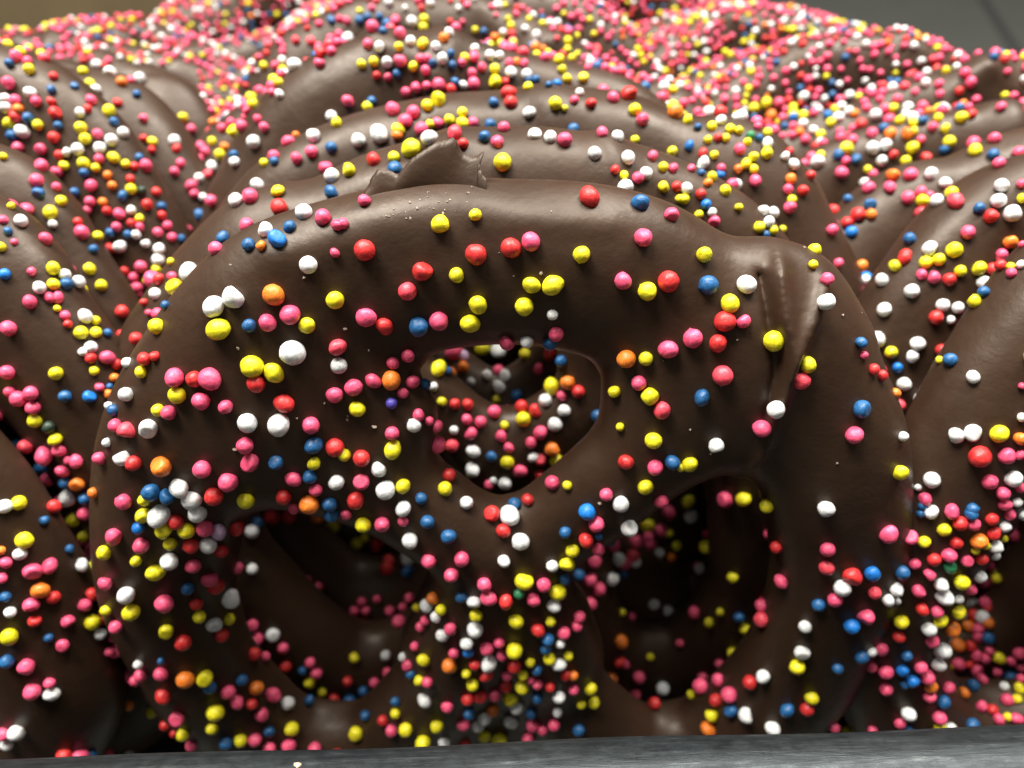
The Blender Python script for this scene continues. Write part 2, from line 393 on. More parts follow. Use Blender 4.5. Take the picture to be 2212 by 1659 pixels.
bpy.context.view_layer.update(); dg = bpy.context.evaluated_depsgraph_get()
by_name = {p['coat'].name: p for p in pretzels}
CAMP = np.array([0, 0, CAMZ])
def cast(o, d):
    d = d/np.linalg.norm(d); hit, loc, nor, fi, ob, _ = scn.ray_cast(dg, Vector(o*CM), Vector(d))
    return (np.array(loc)/CM, np.array(nor), ob) if hit else None
# ------------------------------------------------------------------ the torn fin of chocolate on the crest of the nearest pretzel
fp = pretzels[0]
FIN_TOP = [(764,452),(776,441),(787,422),(794,410),(803,390),(819,371),(838,376),(856,384),(871,368),(888,349),(907,335),(927,322),(946,311),(965,309),(980,303),(988,318),(999,340),(1014,349),(1030,344),(1045,336),(1040,352),(1032,368),(1041,380),(1050,392)]
r_ = np.random.default_rng(5); rows = []
C2 = np.asarray(FIN_TOP, float); seg = np.concatenate([[0], np.cumsum(np.hypot(*np.diff(C2, axis=0).T))]); tt = np.linspace(0, seg[-1], 90)
TX = np.interp(tt, seg, C2[:, 0]); TY = np.interp(tt, seg, C2[:, 1])
ok = True; base_hit = None
for i in range(90):
    jx, jy = r_.normal(0, 1.0), r_.normal(0, 1.1)
    tx, ty = TX[i], TY[i]
    bx_ = 762 + (1052-762)*tt[i]/seg[-1]; by_ = 452 - 45*math.sin(math.pi*min(1, (bx_-762)/340)*.9) + 4
    d = ray(bx_, by_+8); d /= np.linalg.norm(d); h = cast(CAMP, d)
    if h is not None and h[2].name == fp['coat'].name: base_hit = h[0]
    q = base_hit - FN*.13
    lean = np.array([0, -math.cos(R(25)), math.sin(R(25))]); colr = []
    for k in range(8):
        f = k/7; X = bx_+(tx-bx_)*f; Y = by_+8+(ty-by_-14)*f
        if k == 7: X += jx*.9; Y += jy*.9
        dr = ray(X, Y); t_ = ((q-CAMP) @ lean)/(dr @ lean); P_ = CAMP+dr*t_ + np.array([0, -.025*math.sin(f*3.1)+.03*math.sin(i*.11)*f, .0])
        colr.append(P_)
    rows.append(colr)
A_ = np.array(rows)                                            # 90 x 8 x 3
Ml = fp['M']; loc_ = (A_.reshape(-1, 3) - fp['O']) @ Ml.T
th = np.tile(np.linspace(.05, .016, 8), 90)[:, None]*np.array([[0, 0, 1.]])
V = np.concatenate([loc_, loc_-th]); n8 = 8; F = []
for i in range(89):
    for k in range(7):
        a, b, c_, d_ = i*n8+k, (i+1)*n8+k, (i+1)*n8+k+1, i*n8+k+1
        F.append((a, b, c_, d_)); F.append((a+720, d_+720, c_+720, b+720))
fm = [0]*len(F)
for i in range(89):
    a, b = i*n8+7, (i+1)*n8+7; F.append((a, b, b+720, a+720)); fm.append(1)
o = link('torn_fin', mesh_np('torn_fin', V*CM, F, [CHOC, RAW], True, fm), fp['root']); o['label'] = 'thin torn fin of chocolate with a pale broken edge'
# specks and crumbs stuck to its face
ws_ = []
for _ in range(70):
    X, Y = r_.uniform(380, 1900), r_.uniform(430, 1100)
    if r_.random() < .45: X, Y = r_.normal(940, 60), r_.normal(440, 22)
    d = ray(X, Y); d /= np.linalg.norm(d); h = cast(CAMP, d)
    if h is None or h[2].name != fp['coat'].name: continue
    ws_.append((h[0], abs(r_.normal(.008, .005))+.004))
V0, F0 = ico(1); VV = []; FF = []; off = 0
for c_, r__ in ws_:
    VV.append(((V0*r_.uniform(.5, 1.3, (len(V0), 1))*r__) + (c_ - fp['O'])) if False else (V0*r_.uniform(.5, 1.3, (len(V0), 1))*r__ + Ml @ (c_-fp['O']))); FF.append(F0+off); off += len(V0)
m_, p_ = principled('pale_crumb'); p_.inputs['Base Color'].default_value = (.30, .24, .19, 1); p_.inputs['Roughness'].default_value = .7
o = link('crumbs', mesh_np('crumbs', np.concatenate(VV)*CM, np.concatenate(FF), [m_], False), fp['root']); o['kind'] = 'stuff'

TILES = {
(0,960): """30 118 75 a;345 78 85 y;418 118 75 w;348 183 80 y;430 180 80 b;512 168 85 w;580 82 78 y;655 190 75 y;255 205 85 w;205 100 60 p;320 270 65 p;375 268 70 p;193 297 90 p;370 340 45 y;422 385 65 p;440 440 60 r;52 470 105 p;910 68 75 p;805 95 55 r;865 135 60 p;885 205 75 p;895 245 50 p;935 300 50 r;965 368 45 p;953 160 60 y;1015 85 62 y;1025 22 80 w;1105 35 50 y;1025 150 70 r;1005 245 80 w;1115 130 60 p;1225 110 135 w;1133 198 110 y;1070 320 65 b;1020 375 75 p;1013 455 105 y;790 360 85 r;553 388 90 w;622 418 62 y;525 497 88 y;622 495 78 y;695 500 62 b;590 590 85 w;540 620 60 w;695 658 88 p;590 662 75 r;755 700 70 r;825 692 75 w;883 537 88 r;935 668 90 r;1000 650 65 r;912 752 80 y;610 745 60 y;740 788 65 o;360 762 90 y;42 755 100 p;645 850 60 p;700 895 65 o;710 845 45 b;820 898 100 w;580 912 82 a;422 910 82 b;200 890 95 p;120 925 105 p;60 880 70 p;215 985 95 p;225 1068 95 y;318 1110 85 k;358 1187 85 y;732 1000 80 b;705 970 50 w;750 1100 95 p;823 1133 115 q;963 1120 125 w;690 1208 60 w;1025 1000 85 y;1092 1018 98 p;1130 788 120 p;1258 797 110 r;1362 798 142 p;1145 902 115 y;1302 942 118 p;1460 978 98 p;1635 718 150 y;1773 757 122 y;1660 828 120 r;1900 625 172 w;1998 57 118 w;1513 267 137 w;1383 330 145 w;1768 253 145 o;1415 473 150 y;1612 453 92 b;1733 435 117 p;1882 380 128 p;1990 452 108 y;2170 285 120 y;2190 590 115 q;2195 712 110 w;1840 957 122 r;1603 1082 128 w;1807 1095 155 w;2015 1097 115 p;2170 900 110 p;1587 1230 112 p;1620 1338 120 p;2032 1228 110 b;2170 1240 125 r;2035 1345 88 y;1787 1338 98 b;1900 1447 98 p;2008 1433 95 b;2045 1518 92 p;2178 1470 108 w;285 1297 110 p;385 1262 85 p;440 1325 60 p;492 1330 85 p;403 1395 85 p;645 1310 90 p;793 1308 115 w;868 1340 105 r;1042 1365 135 o;1310 1382 120 p;1483 1465 125 p;113 1237 95 b;425 1470 85 b;500 1480 95 o;605 1535 75 o;435 1570 110 w;545 1575 70 b;120 1600 95 y;25 1625 100 w;350 1620 90 r;980 1530 120 b;1085 1560 105 b;1160 1502 118 w;1240 1582 130 w;935 1580 80 y;1385 1560 122 r;1593 1583 112 y;800 1592 105 p;1840 1560 110 r;2003 1612 130 o;2140 1610 100 b;1905 1635 70 p""",
(1280,960): """527 98 132 r;748 128 105 y;430 228 120 q;1232 187 118 y;1370 190 130 y;1827 163 118 p;1982 230 125 y;2120 163 142 r;885 315 125 y;1185 328 125 y;1368 382 78 w;833 440 132 y;630 422 128 p;502 460 130 b;278 458 112 r;162 398 125 p;1390 508 98 p;1352 563 105 b;1350 635 80 r;1203 555 90 w;1190 635 78 y;1073 562 105 p;1015 615 120 w;912 593 105 y;727 618 105 p;785 650 85 l;630 727 100 y;685 745 60 b;793 720 80 o;430 648 90 p;332 695 85 p;325 808 130 o;207 810 103 p;80 850 118 p;465 815 95 p;398 890 75 p;325 957 82 v;100 990 108 y;500 1030 85 p;570 1070 65 p;620 1105 75 p;472 1098 97 w;330 1150 95 p;333 1257 110 y;130 1313 115 r;20 1290 85 y;243 1383 97 w;130 1465 108 p;285 1515 128 w;398 1492 100 y;92 1585 112 r;400 1640 110 w;718 1228 90 q;848 1385 95 w;840 1410 60 y;955 1485 75 p;985 1460 55 w;1060 1475 90 w;700 1420 90 r;673 1507 98 y;518 1572 78 b;812 1600 88 w;1125 1605 85 b;1210 1580 85 r;1365 1468 103 p;1465 1487 68 y;1718 1548 88 p;1812 1610 110 w;1970 1500 105 y;2070 1590 100 p;1845 1338 105 r;2033 1373 108 p;2143 1337 105 b;2200 1370 60 y;2022 1198 112 y;1805 1108 60 y;2080 1000 118 q;2000 910 115 y;1928 823 102 p;1768 878 85 y;1845 667 128 o;1973 665 95 y;2118 607 118 p;855 1267 90 w;838 1150 90 p;730 1130 60 w;815 1060 75 p;903 1075 80 p;993 1010 90 p;1058 1098 60 y;1035 1170 75 p;1180 1058 100 y;1168 975 90 r;1258 1000 85 r;1325 933 92 w;1443 1003 88 w;1383 1092 98 w;1363 845 110 y;1467 820 98 o;1535 880 90 r;1430 905 70 p;1423 683 80 b;1280 730 78 p;1138 903 80 b;1020 845 85 w;1060 775 70 w;945 770 72 w;1005 928 60 y;840 815 60 w;650 945 70 y;735 960 75 r;820 960 75 r;600 848 60 w;1018 740 70 p;1290 1145 90 p;1230 1210 80 p;1365 1253 103 o;1292 1322 82 q;1240 1305 65 w;1085 1245 75 p;1075 1338 92 y;975 1300 75 b;1160 1395 90 p;540 830 80 b""",
(2560,960): """168 187 130 b;412 183 130 w;307 305 128 y;270 425 142 r;393 422 97 p;65 535 130 p;228 570 125 r;590 552 140 y;260 777 135 q;812 702 112 y;768 810 118 q;125 920 108 b;607 997 122 w;1165 992 122 b;1115 1158 122 p;513 1117 115 p;218 1230 108 w;45 1350 100 y;1408 1405 103 y;35 1592 90 y;273 1580 112 p;395 1577 100 y;543 1620 95 y;930 1640 110 w;930 297 112 w;847 55 65 y;935 150 85 p;1010 45 65 p;1378 62 82 y;1437 12 80 r;1575 38 85 y;1662 25 82 y;1547 117 72 p;1625 137 85 p;1730 152 85 r;1800 97 75 y;1922 80 88 y;2010 85 80 r;2060 60 75 r;2070 10 75 p;2125 70 60 y;2195 55 60 w;2130 110 70 p;1187 143 88 a;1293 155 82 w;1485 227 92 w;1307 345 97 w;1950 172 88 w;1948 232 80 b;1888 293 92 y;1687 320 85 w;1785 335 75 w;1735 415 60 w;1640 398 95 r;1155 565 85 b;1178 643 55 p;1353 623 80 y;1525 568 90 w;1487 650 85 w;1393 722 72 a;1240 735 75 r;1292 775 78 r;1435 827 90 w;1380 888 70 o;1733 673 90 b;1662 673 50 y;1880 782 88 w;2200 845 50 p;1425 1170 65 w;1770 1165 100 w;1880 1147 108 w;2053 1153 120 y;2190 1185 85 o;2198 1045 60 w;1930 1300 145 r;2100 1297 108 p;2190 1290 60 p;1615 1450 105 w;1990 1463 100 p;2145 1445 110 w;2190 1500 70 p;2078 1540 90 p;2165 1597 62 w;2090 1612 85 p;1570 1575 88 p;1525 1500 40 w;1555 1620 60 b;1615 1650 80 w;1745 1645 90 p;1880 1640 80 b""",
(0,1920): """930 25 100 y;1030 22 138 w;1278 12 120 w;897 103 88 a;1140 65 105 r;1065 120 120 y;1207 122 110 y;1328 103 120 p;1417 128 98 l;1530 100 110 r;1632 128 100 w;1665 70 80 b;1760 30 110 r;1870 35 90 r;2055 35 90 o;2145 20 100 b;2155 95 90 y;545 15 85 p;535 180 110 p;740 160 110 p;673 265 95 y;915 220 108 p;880 318 75 y;1102 208 85 y;1095 323 115 w;1010 392 118 y;1237 218 105 r;1350 215 110 w;1435 255 90 r;1253 352 103 p;1357 435 105 p;1400 480 110 r;683 460 95 p;817 540 108 w;850 650 118 y;1065 593 122 p;1215 497 85 b;1270 598 85 r;1293 678 85 y;1388 732 97 w;1495 560 122 w;1485 695 78 y;1440 800 95 r;597 535 95 r;550 605 90 p;597 715 100 y;660 695 80 r;685 640 75 y;650 790 80 w;752 743 95 p;1078 775 97 y;1185 845 110 r;1540 362 80 p;1635 370 75 w;1635 735 80 p;1668 818 80 p;1768 798 92 w;1835 882 75 p;1720 935 65 p;1850 1000 75 r;2005 1105 75 y;2085 1170 62 y;2160 1215 80 r;2005 1220 70 b;1960 1030 60 b;2050 1045 80 p;2010 975 70 p;710 905 70 p;748 905 88 p;897 990 65 w;1043 967 50 b;1043 1050 92 p;910 1062 85 p;873 1095 75 p;1200 1085 115 o;1328 1078 105 y;1360 1140 90 b;1055 1195 95 r;1475 1170 98 p;1567 1090 80 b;1665 1140 97 o;1535 1230 88 p;1770 1185 92 p;1630 1245 80 r;1868 1238 92 w;1693 1315 95 p;985 1298 75 y;1145 1343 98 p;1070 1382 75 r;1183 1445 85 y;1130 1435 50 r;1395 1302 112 y;1372 1405 82 y;1465 1498 85 b;1560 1480 90 y;1652 1475 88 p;1745 1425 75 b;1893 1408 92 y;1745 1535 85 p;1870 1520 95 p;2040 1540 90 p;2190 1540 50 p;157 182 110 y;130 272 90 w;285 55 60 b;210 385 110 p;320 350 95 p;262 508 110 o;345 555 90 r;203 605 105 p;68 648 75 w;225 705 85 r;440 710 90 p;60 810 110 y;405 865 85 p;170 1003 105 p;210 1165 110 p;320 1110 75 p;335 1180 90 w;110 1430 110 w;45 1510 80 w;20 1440 90 p;40 330 80 p;15 430 70 p;530 345 90 w;35 550 70 b;45 970 90 b;315 815 60 b;450 240 60 b;5 250 60 o""",
(1280,1920): """140 83 105 y;265 82 102 p;30 20 70 p;400 60 72 p;100 205 78 y;153 167 62 y;225 217 90 r;443 187 112 w;558 65 92 b;697 160 98 b;435 302 100 w;430 385 78 b;562 315 102 p;780 303 105 p;713 412 98 p;305 315 80 r;290 365 90 r;975 10 110 r;1090 22 130 w;1048 120 100 r;1162 192 115 w;1053 318 80 w;1593 0 115 a;1653 80 108 p;1450 135 80 b;1670 160 50 b;1587 187 105 r;1497 250 93 y;1463 342 105 y;1367 350 82 w;1665 240 90 p;1637 318 95 p;1760 208 92 p;1868 105 115 w;1987 88 85 y;2075 122 88 p;2110 135 75 y;1990 160 78 p;1900 190 95 p;2003 210 90 p;2120 5 115 p;1890 285 90 q;1797 308 92 w;1907 325 75 w;1840 340 80 p;1755 432 97 w;1830 400 65 b;1537 407 85 b;1447 437 80 b;1183 450 117 y;1152 530 78 g;1310 475 100 p;1402 520 112 y;1245 570 98 p;1067 583 92 r;1375 605 95 w;953 562 102 p;927 470 98 p;777 552 72 b;858 587 95 w;873 672 85 y;867 762 112 w;1130 707 105 y;1355 712 75 y;1275 768 95 r;1337 830 92 b;1443 785 95 p;1420 855 65 w;1612 440 95 p;1670 500 98 p;1608 595 100 p;1545 680 85 p;1530 740 80 p;590 560 85 o;550 608 92 w;645 635 78 y;490 620 65 y;440 555 68 p;610 680 68 w;540 705 65 p;510 745 70 p;705 758 85 p;653 800 88 w;813 852 88 w;822 912 75 a;727 915 78 p;943 888 95 p;1022 850 75 p;1040 930 78 p;1123 900 112 y;958 982 112 w;865 990 80 r;940 1055 88 r;1120 998 98 r;1075 1060 78 p;700 998 102 o;533 962 88 y;810 1048 68 y;850 1117 90 y;450 1050 72 b;505 1092 68 y;557 1103 80 p;430 995 75 p;1225 975 70 y;1178 1055 75 y;1350 950 88 y;1410 990 95 w;1470 935 65 y;1268 1025 75 b;1325 890 75 b;1170 1138 98 y;1065 1128 85 r;995 1185 95 p;900 1200 90 r;820 1215 85 r;1097 1210 98 y;1138 1265 100 w;978 1285 85 o;1098 1362 92 w;828 1310 80 b;930 1335 95 w;885 1385 90 w;790 1382 85 p;685 1263 82 p;540 1222 88 w;352 1230 65 b;350 1307 68 y;55 1220 80 b;155 1320 70 b;95 1440 95 y;270 1350 75 r;325 1420 88 p;417 1410 92 y;620 1390 88 y;530 1495 102 y;665 1493 80 w;797 1500 80 r;930 1455 85 y;1025 1482 105 y;340 1540 90 w;1213 1475 90 p;1240 1385 88 p;1305 1415 75 p;1378 1380 82 p;1400 1297 68 w;1412 1200 88 w;1268 1210 75 b;1230 1310 70 b;1507 1155 72 p;1615 1148 85 y;1635 1235 82 y;1555 1252 60 y;1355 1135 70 r;1270 1115 78 p;1228 1090 60 p;1455 1060 70 r;1503 1060 70 o;1397 1495 110 w;1648 1495 95 w;1185 1515 80 w;1540 1415 78 b;710 1525 50 y;1928 1073 82 p;2083 1145 90 w;2030 1242 85 r;2185 1460 90 p;2028 597 78 w;2118 640 78 w;1820 650 50 y;1880 680 60 p;1812 838 95 o;2003 940 50 y;1800 975 70 r;1840 985 60 p;2175 220 65 y;2058 268 75 w;2140 298 65 o;2195 850 60 p;370 710 90 p;315 640 70 p;130 580 60 p;230 565 55 p;400 615 60 p;85 945 70 y;290 930 70 w;400 940 65 w;475 870 65 p;295 1040 65 p;215 1110 70 p;40 1100 70 r;140 1165 70 b;85 640 60 p;160 640 60 p""",
(2560,1920): """55 30 100 w;605 230 82 r;937 243 100 p;932 360 100 q;1335 143 115 p;1100 420 122 r;1228 400 102 a;1423 392 95 b;1033 492 115 w;1243 522 85 q;988 570 98 p;880 603 90 b;1385 500 85 w;1330 570 85 w;1393 580 40 w;1187 680 108 p;1098 740 105 a;793 742 85 w;637 450 93 p;510 605 88 p;510 697 100 q;368 685 75 b;403 760 78 y;243 650 55 y;170 720 70 y;75 648 85 p;325 425 70 y;775 912 98 w;743 1007 100 y;1163 942 92 b;1228 908 60 w;1005 1015 75 b;523 1068 95 w;437 1105 95 r;227 1088 88 p;115 1130 100 p;53 1185 62 y;303 1185 110 p;215 1222 90 r;313 1290 85 b;187 1318 90 y;413 1318 98 w;165 1408 98 o;212 1465 90 w;305 1475 60 p;15 1465 50 p;585 1405 100 w;678 1285 85 b;808 1278 95 r;838 1205 92 y;440 1475 50 w;1465 1308 95 w;1665 1332 95 p;1790 1398 85 p;1883 1383 88 b;1958 1395 65 y;1480 165 95 p;1565 193 85 y;1695 115 90 y;1800 75 100 r;1885 80 88 p;1610 5 85 w;1545 10 60 b;1745 5 90 p;1870 10 90 b;2005 45 85 r;2090 95 75 w;2120 15 80 p;2020 140 85 r;2085 172 48 y;1918 185 110 o;1775 200 82 r;1968 218 60 y;2030 225 90 w;2025 280 65 w;1897 252 55 y;1728 280 100 p;1630 310 90 r;1505 335 75 p;1735 357 80 g;1845 318 80 p;1940 305 80 r;1928 418 85 w;1990 350 70 p;1600 408 82 p;1808 457 108 y;1678 475 98 w;1865 500 80 p;1960 460 80 p;1530 510 92 p;1697 552 105 w;1790 565 65 w;1880 598 85 w;1960 585 75 p;1555 630 90 r;1650 645 85 p;1788 645 88 y;1943 680 88 w;1673 705 85 y;1885 665 75 r;1980 720 80 o;1415 712 100 y;1850 738 78 o;1745 757 108 o;1597 760 97 w;1400 810 80 r;1915 760 75 p;1620 838 90 p;1682 900 115 w;1788 863 90 o;1865 870 75 r;1920 810 70 p;1658 982 95 w;1790 987 82 p;1910 935 75 p;1960 950 70 p;1980 820 80 b;1860 990 60 r;1455 935 75 b;1225 1005 75 p;1318 1040 95 p;1315 1145 90 p;1425 1028 80 a;1483 1095 85 a;1543 1010 88 p;1585 1072 100 p;1608 1130 88 o;1600 1195 85 p;1722 1140 82 p;1823 1172 75 o;1880 1123 78 b;1910 1030 85 p;1943 1085 65 p;1693 1230 80 b;1935 1258 75 p;2010 1280 75 r;2100 1215 80 p;2083 1130 62 w;2120 1070 88 b;2185 1145 65 y;2165 1210 65 y;2050 950 75 y;2050 1345 70 p;2108 1328 60 y;2165 1340 80 p;2130 970 60 p;2040 1040 60 p;2190 1010 60 p;2190 1080 60 p;1440 1120 60 b;1980 620 50 r;1990 900 60 p""",
(1280,0): """845 472 70 p;993 445 70 y;1100 468 75 w;1200 482 72 w;1215 520 50 b;1262 515 60 b;1343 548 50 b;1397 540 60 a;1467 508 68 y;630 550 85 p;552 558 60 p;487 570 75 p;418 598 68 p;735 535 68 b;790 552 40 w;710 578 72 r;857 545 85 p;995 530 90 y;1065 530 55 r;1083 600 90 r;1098 663 88 r;987 663 72 b;1210 562 62 y;628 645 98 y;558 680 78 y;42 655 72 p;195 655 65 b;170 690 72 y;330 705 90 p;467 727 85 p;415 783 90 p;785 728 68 y;700 775 72 y;785 800 80 y;852 793 72 p;625 797 75 p;578 805 70 y;520 840 95 p;572 893 110 w;735 862 95 q;790 930 75 r;965 808 78 b;928 885 80 b;1052 825 78 p;1012 920 87 p;1217 728 80 w;1385 670 90 y;1448 700 38 y;1503 835 75 b;1690 860 78 p;1252 872 85 w;1353 888 90 w;1448 905 98 p;1793 885 85 w;1642 992 92 w;1857 1020 92 w;2145 980 70 y;1905 905 62 y;1975 1122 85 w;1925 1153 82 p;1832 1135 62 y;1773 1098 60 r;2087 1083 72 y;2090 1210 78 y;2175 1208 72 r;2020 1010 70 p;2150 1090 70 p;1840 1220 105 w;1935 1315 112 b;2140 1393 102 p;2200 1290 60 y;243 868 115 w;110 908 92 w;370 838 85 y;362 873 75 o;455 963 128 y;342 1020 80 y;347 1093 97 b;208 1037 88 r;45 1100 92 y;1045 1052 120 y;150 1300 80 p;1608 1280 130 r;640 1452 122 y;870 1392 78 y;148 1622 140 r;1103 1608 142 r;1230 1565 128 p;873 1650 140 r;1558 1650 115 y;1955 1540 118 p;10 1450 75 p;1512 648 60 p;1545 600 60 w;1620 670 70 r;457 140 70 w;293 155 65 b;348 132 60 p;535 125 65 y;530 175 60 y;245 105 50 b;270 200 55 b;380 215 80 p;450 268 70 w;525 285 70 y;665 248 70 o;700 215 60 w;370 300 60 y;612 300 65 w;245 300 70 w;170 285 70 p;40 250 80 w;865 318 60 w;955 280 60 p;1035 285 65 y;1090 308 60 w;995 245 60 o;1048 210 50 w;1105 220 60 r;1265 225 60 w;1250 300 70 w;1340 340 50 y;965 358 70 w;1025 360 60 w;655 378 75 w;710 345 50 b;510 378 60 p;555 378 60 p;720 420 60 b;590 408 45 b;465 430 65 y;545 455 65 p;297 403 70 w;130 415 65 y;210 400 70 y;800 375 65 y;860 370 70 p;780 405 60 p;912 435 60 p;1090 405 60 p;1135 400 50 o;1185 410 60 p;1430 445 60 y;300 500 55 p;360 480 45 b;230 490 60 r""",
(0,0): """52 288 65 y;57 408 40 b;177 398 65 p;187 448 72 y;345 495 62 r;538 460 65 y;55 537 82 p;583 540 65 y;483 557 55 b;620 582 68 w;330 580 60 b;195 600 80 w;232 657 70 p;590 648 72 p;100 650 72 p;30 640 75 w;38 698 80 w;117 705 72 o;100 755 80 r;180 765 72 b;57 800 82 y;147 852 85 w;80 880 78 b;245 810 70 y;333 655 55 r;358 730 85 r;568 705 60 r;518 728 62 w;707 720 82 y;375 812 58 b;740 787 55 b;523 828 80 y;630 867 65 p;798 857 70 w;348 890 75 r;550 898 72 y;722 907 80 w;647 960 75 w;503 968 78 w;428 985 62 w;385 1005 65 r;117 955 72 p;262 967 75 p;415 1075 62 y;540 1060 78 y;545 1118 62 b;643 1030 65 p;737 1022 70 y;620 1088 58 y;812 1060 62 y;903 1020 58 b;872 1078 60 r;265 1072 90 p;368 1112 78 p;237 1168 88 p;365 1210 62 p;250 1250 75 b;483 1243 62 b;592 1203 78 p;397 1300 68 y;727 1203 60 o;697 1135 50 o;845 1160 60 r;850 1225 70 y;920 1235 60 k;1013 1243 62 r;795 1270 60 b;583 1305 70 p;665 1310 62 o;568 1363 65 p;693 1365 62 r;850 1362 58 w;955 1325 72 r;1050 1337 58 b;773 1385 75 p;905 1415 55 y;1050 1395 60 r;755 1470 65 p;850 1445 60 r;905 1470 50 p;1085 1460 62 p;712 1508 65 b;828 1518 55 b;882 1520 62 w;1023 1505 65 p;1115 1535 62 p;1175 1545 50 b;505 1435 60 r;530 1505 95 p;633 1530 70 y;943 1575 55 w;775 1598 75 w;712 1605 58 r;605 1613 65 b;1030 1615 80 w;172 1357 85 p;73 1335 48 y;325 1378 92 y;342 1452 60 w;137 1432 90 w;20 1425 65 p;50 1500 60 b;297 1548 85 p;93 1568 50 p;5 1600 70 y;20 1015 55 y;930 768 60 p;885 610 55 b;905 505 72 w;790 530 70 o;712 470 80 w;625 420 65 w;675 425 50 r;848 518 45 p;930 895 50 r;988 918 65 y;985 970 50 r;1130 910 75 w;1145 960 55 r;1172 1055 60 p;1130 1112 65 p;1240 835 60 p;1185 760 62 y;1290 1152 62 w;1240 1200 70 p;1260 1255 60 p;1375 1080 75 w;1427 1003 68 y;1330 980 60 p;1455 950 55 o;1375 915 60 y;1520 1050 65 w;1515 1000 50 b;1293 1395 88 b;1368 1300 78 p;1315 1280 60 w;1642 920 88 w;2030 880 92 w;1918 880 52 o;1865 918 80 p;2015 982 80 p;2145 955 75 b;1772 1010 70 p;1775 1045 65 b;1712 1055 50 y;1920 1028 70 p;2110 1085 92 p;2150 1140 100 w;2145 1247 90 b;2150 755 78 w;2180 795 75 y;1668 1200 90 w;1620 1270 102 p;1525 1298 95 w;1800 1237 82 y;1810 1343 110 r;1967 1375 112 w;2090 1407 112 p;2185 1455 85 p;1600 1462 102 p;1718 1487 98 w;1877 1468 82 b;1443 1543 80 b;1398 1612 95 p;1610 1585 88 b;1690 1590 70 o;1795 1548 115 a;2170 1640 40 p""",
(2560,0): """140 1650 105 y;855 1622 90 y;497 1473 78 y;522 1365 75 w;593 1378 65 w;560 1435 78 w;590 1490 62 y;648 1485 55 y;540 1520 55 b;105 1390 60 y;205 1435 75 p;152 1325 70 a;190 1375 65 w;118 1258 72 r;25 1220 80 w;10 1290 70 y;278 1235 80 y;365 1345 60 y;695 1345 78 p;708 1293 60 y;683 1227 70 p;780 1233 75 r;700 1160 78 o;830 1137 68 r;1030 1120 80 p;722 1065 75 w;790 1060 60 p;875 1048 85 w;835 1015 65 p;895 1005 58 y;663 1010 58 w;693 980 55 r;862 948 62 r;890 915 50 w;793 903 65 p;550 928 75 w;495 895 55 b;440 877 60 g;550 857 62 y;420 920 55 y;460 1015 65 y;545 993 80 y;370 965 75 p;1025 890 70 p;1098 908 70 p;1020 850 50 p;1063 963 85 y;1010 1003 70 b;1125 1030 65 b;1058 1042 40 p;1233 958 82 w;1317 937 75 w;1290 1043 72 w;1365 1003 58 r;1200 1098 55 y;1230 1130 68 p;1362 1135 85 o;1342 1212 75 p;1205 1218 85 p;1070 1288 62 b;1215 1322 75 b;975 1363 85 r;1135 1393 95 r;1222 1390 75 o;1068 1442 80 r;973 1490 80 p;1095 1502 75 a;1445 1043 70 y;1490 957 80 y;1578 1018 72 r;1693 970 62 b;1730 920 80 y;1545 905 58 p;1622 822 65 p;1700 830 65 y;1655 762 60 y;1453 865 78 o;1502 845 55 y;1345 865 80 o;1228 862 70 p;1303 828 65 b;1335 775 68 p;1405 780 65 y;1490 765 75 w;1557 778 65 b;1493 795 60 y;1885 933 92 p;2023 897 80 p;2013 1003 78 b;2050 1058 80 p;1610 1125 82 w;1705 1187 75 w;1743 1245 82 y;1648 1300 88 w;1555 1297 85 y;1460 1278 85 p;1545 1240 70 p;1600 1265 50 p;2068 1203 92 w;2045 1300 95 w;2138 1383 110 w;1923 1347 75 b;1998 1400 92 r;1847 1505 92 p;1470 1545 80 b;1602 1612 102 w;1762 1618 102 y;2125 1568 85 o;2198 1585 50 p;1443 1650 80 r;2070 1650 70 p;2195 1190 60 p;2200 1285 60 y;2180 985 70 p;785 625 70 w;1083 618 65 w;967 537 50 b;970 612 50 b;1018 647 60 p;1228 605 58 p;1290 598 62 p;1360 567 62 w;880 590 55 p;820 585 50 r;860 632 50 p;912 645 50 w;857 685 55 w;765 670 45 r;540 668 70 y;462 700 65 y;625 665 70 p;712 705 65 y;780 745 65 y;718 758 55 a;575 750 75 o;462 758 50 b;555 800 70 r;590 830 60 r;488 820 58 p;660 815 50 b;715 815 55 p;780 800 60 w;757 855 60 o;710 875 60 p;848 840 55 w;895 872 62 y;940 742 55 a;1010 760 75 w;960 795 65 y;1075 720 60 w;1115 735 58 o;975 705 55 o;940 685 50 r;850 730 60 p;1250 745 75 w;1155 805 75 r;1100 830 50 p;1310 705 65 p;1362 700 60 y;1460 695 70 w;1445 740 60 w;1555 690 75 p;1690 712 80 w;1810 760 80 y;1870 740 70 r;1775 700 70 r;1815 675 60 o;170 725 70 w;250 780 72 w;347 760 65 w;238 720 50 p;100 820 50 b;30 780 62 y;190 820 70 y;310 835 65 y;365 845 60 y;45 940 60 a;135 1055 75 w;55 1090 58 p;205 1005 60 y;130 995 60 r;250 1090 60 p;190 1145 70 y;245 1130 60 a;120 1120 50 b;165 1185 60 o;350 1195 68 w;410 1060 65 y;460 1095 65 y;470 1170 75 p;360 1095 60 o;280 895 60 y;230 890 60 r;165 905 60 y""",
}
loose = []
placed = []                                                   # world cm centre, radius
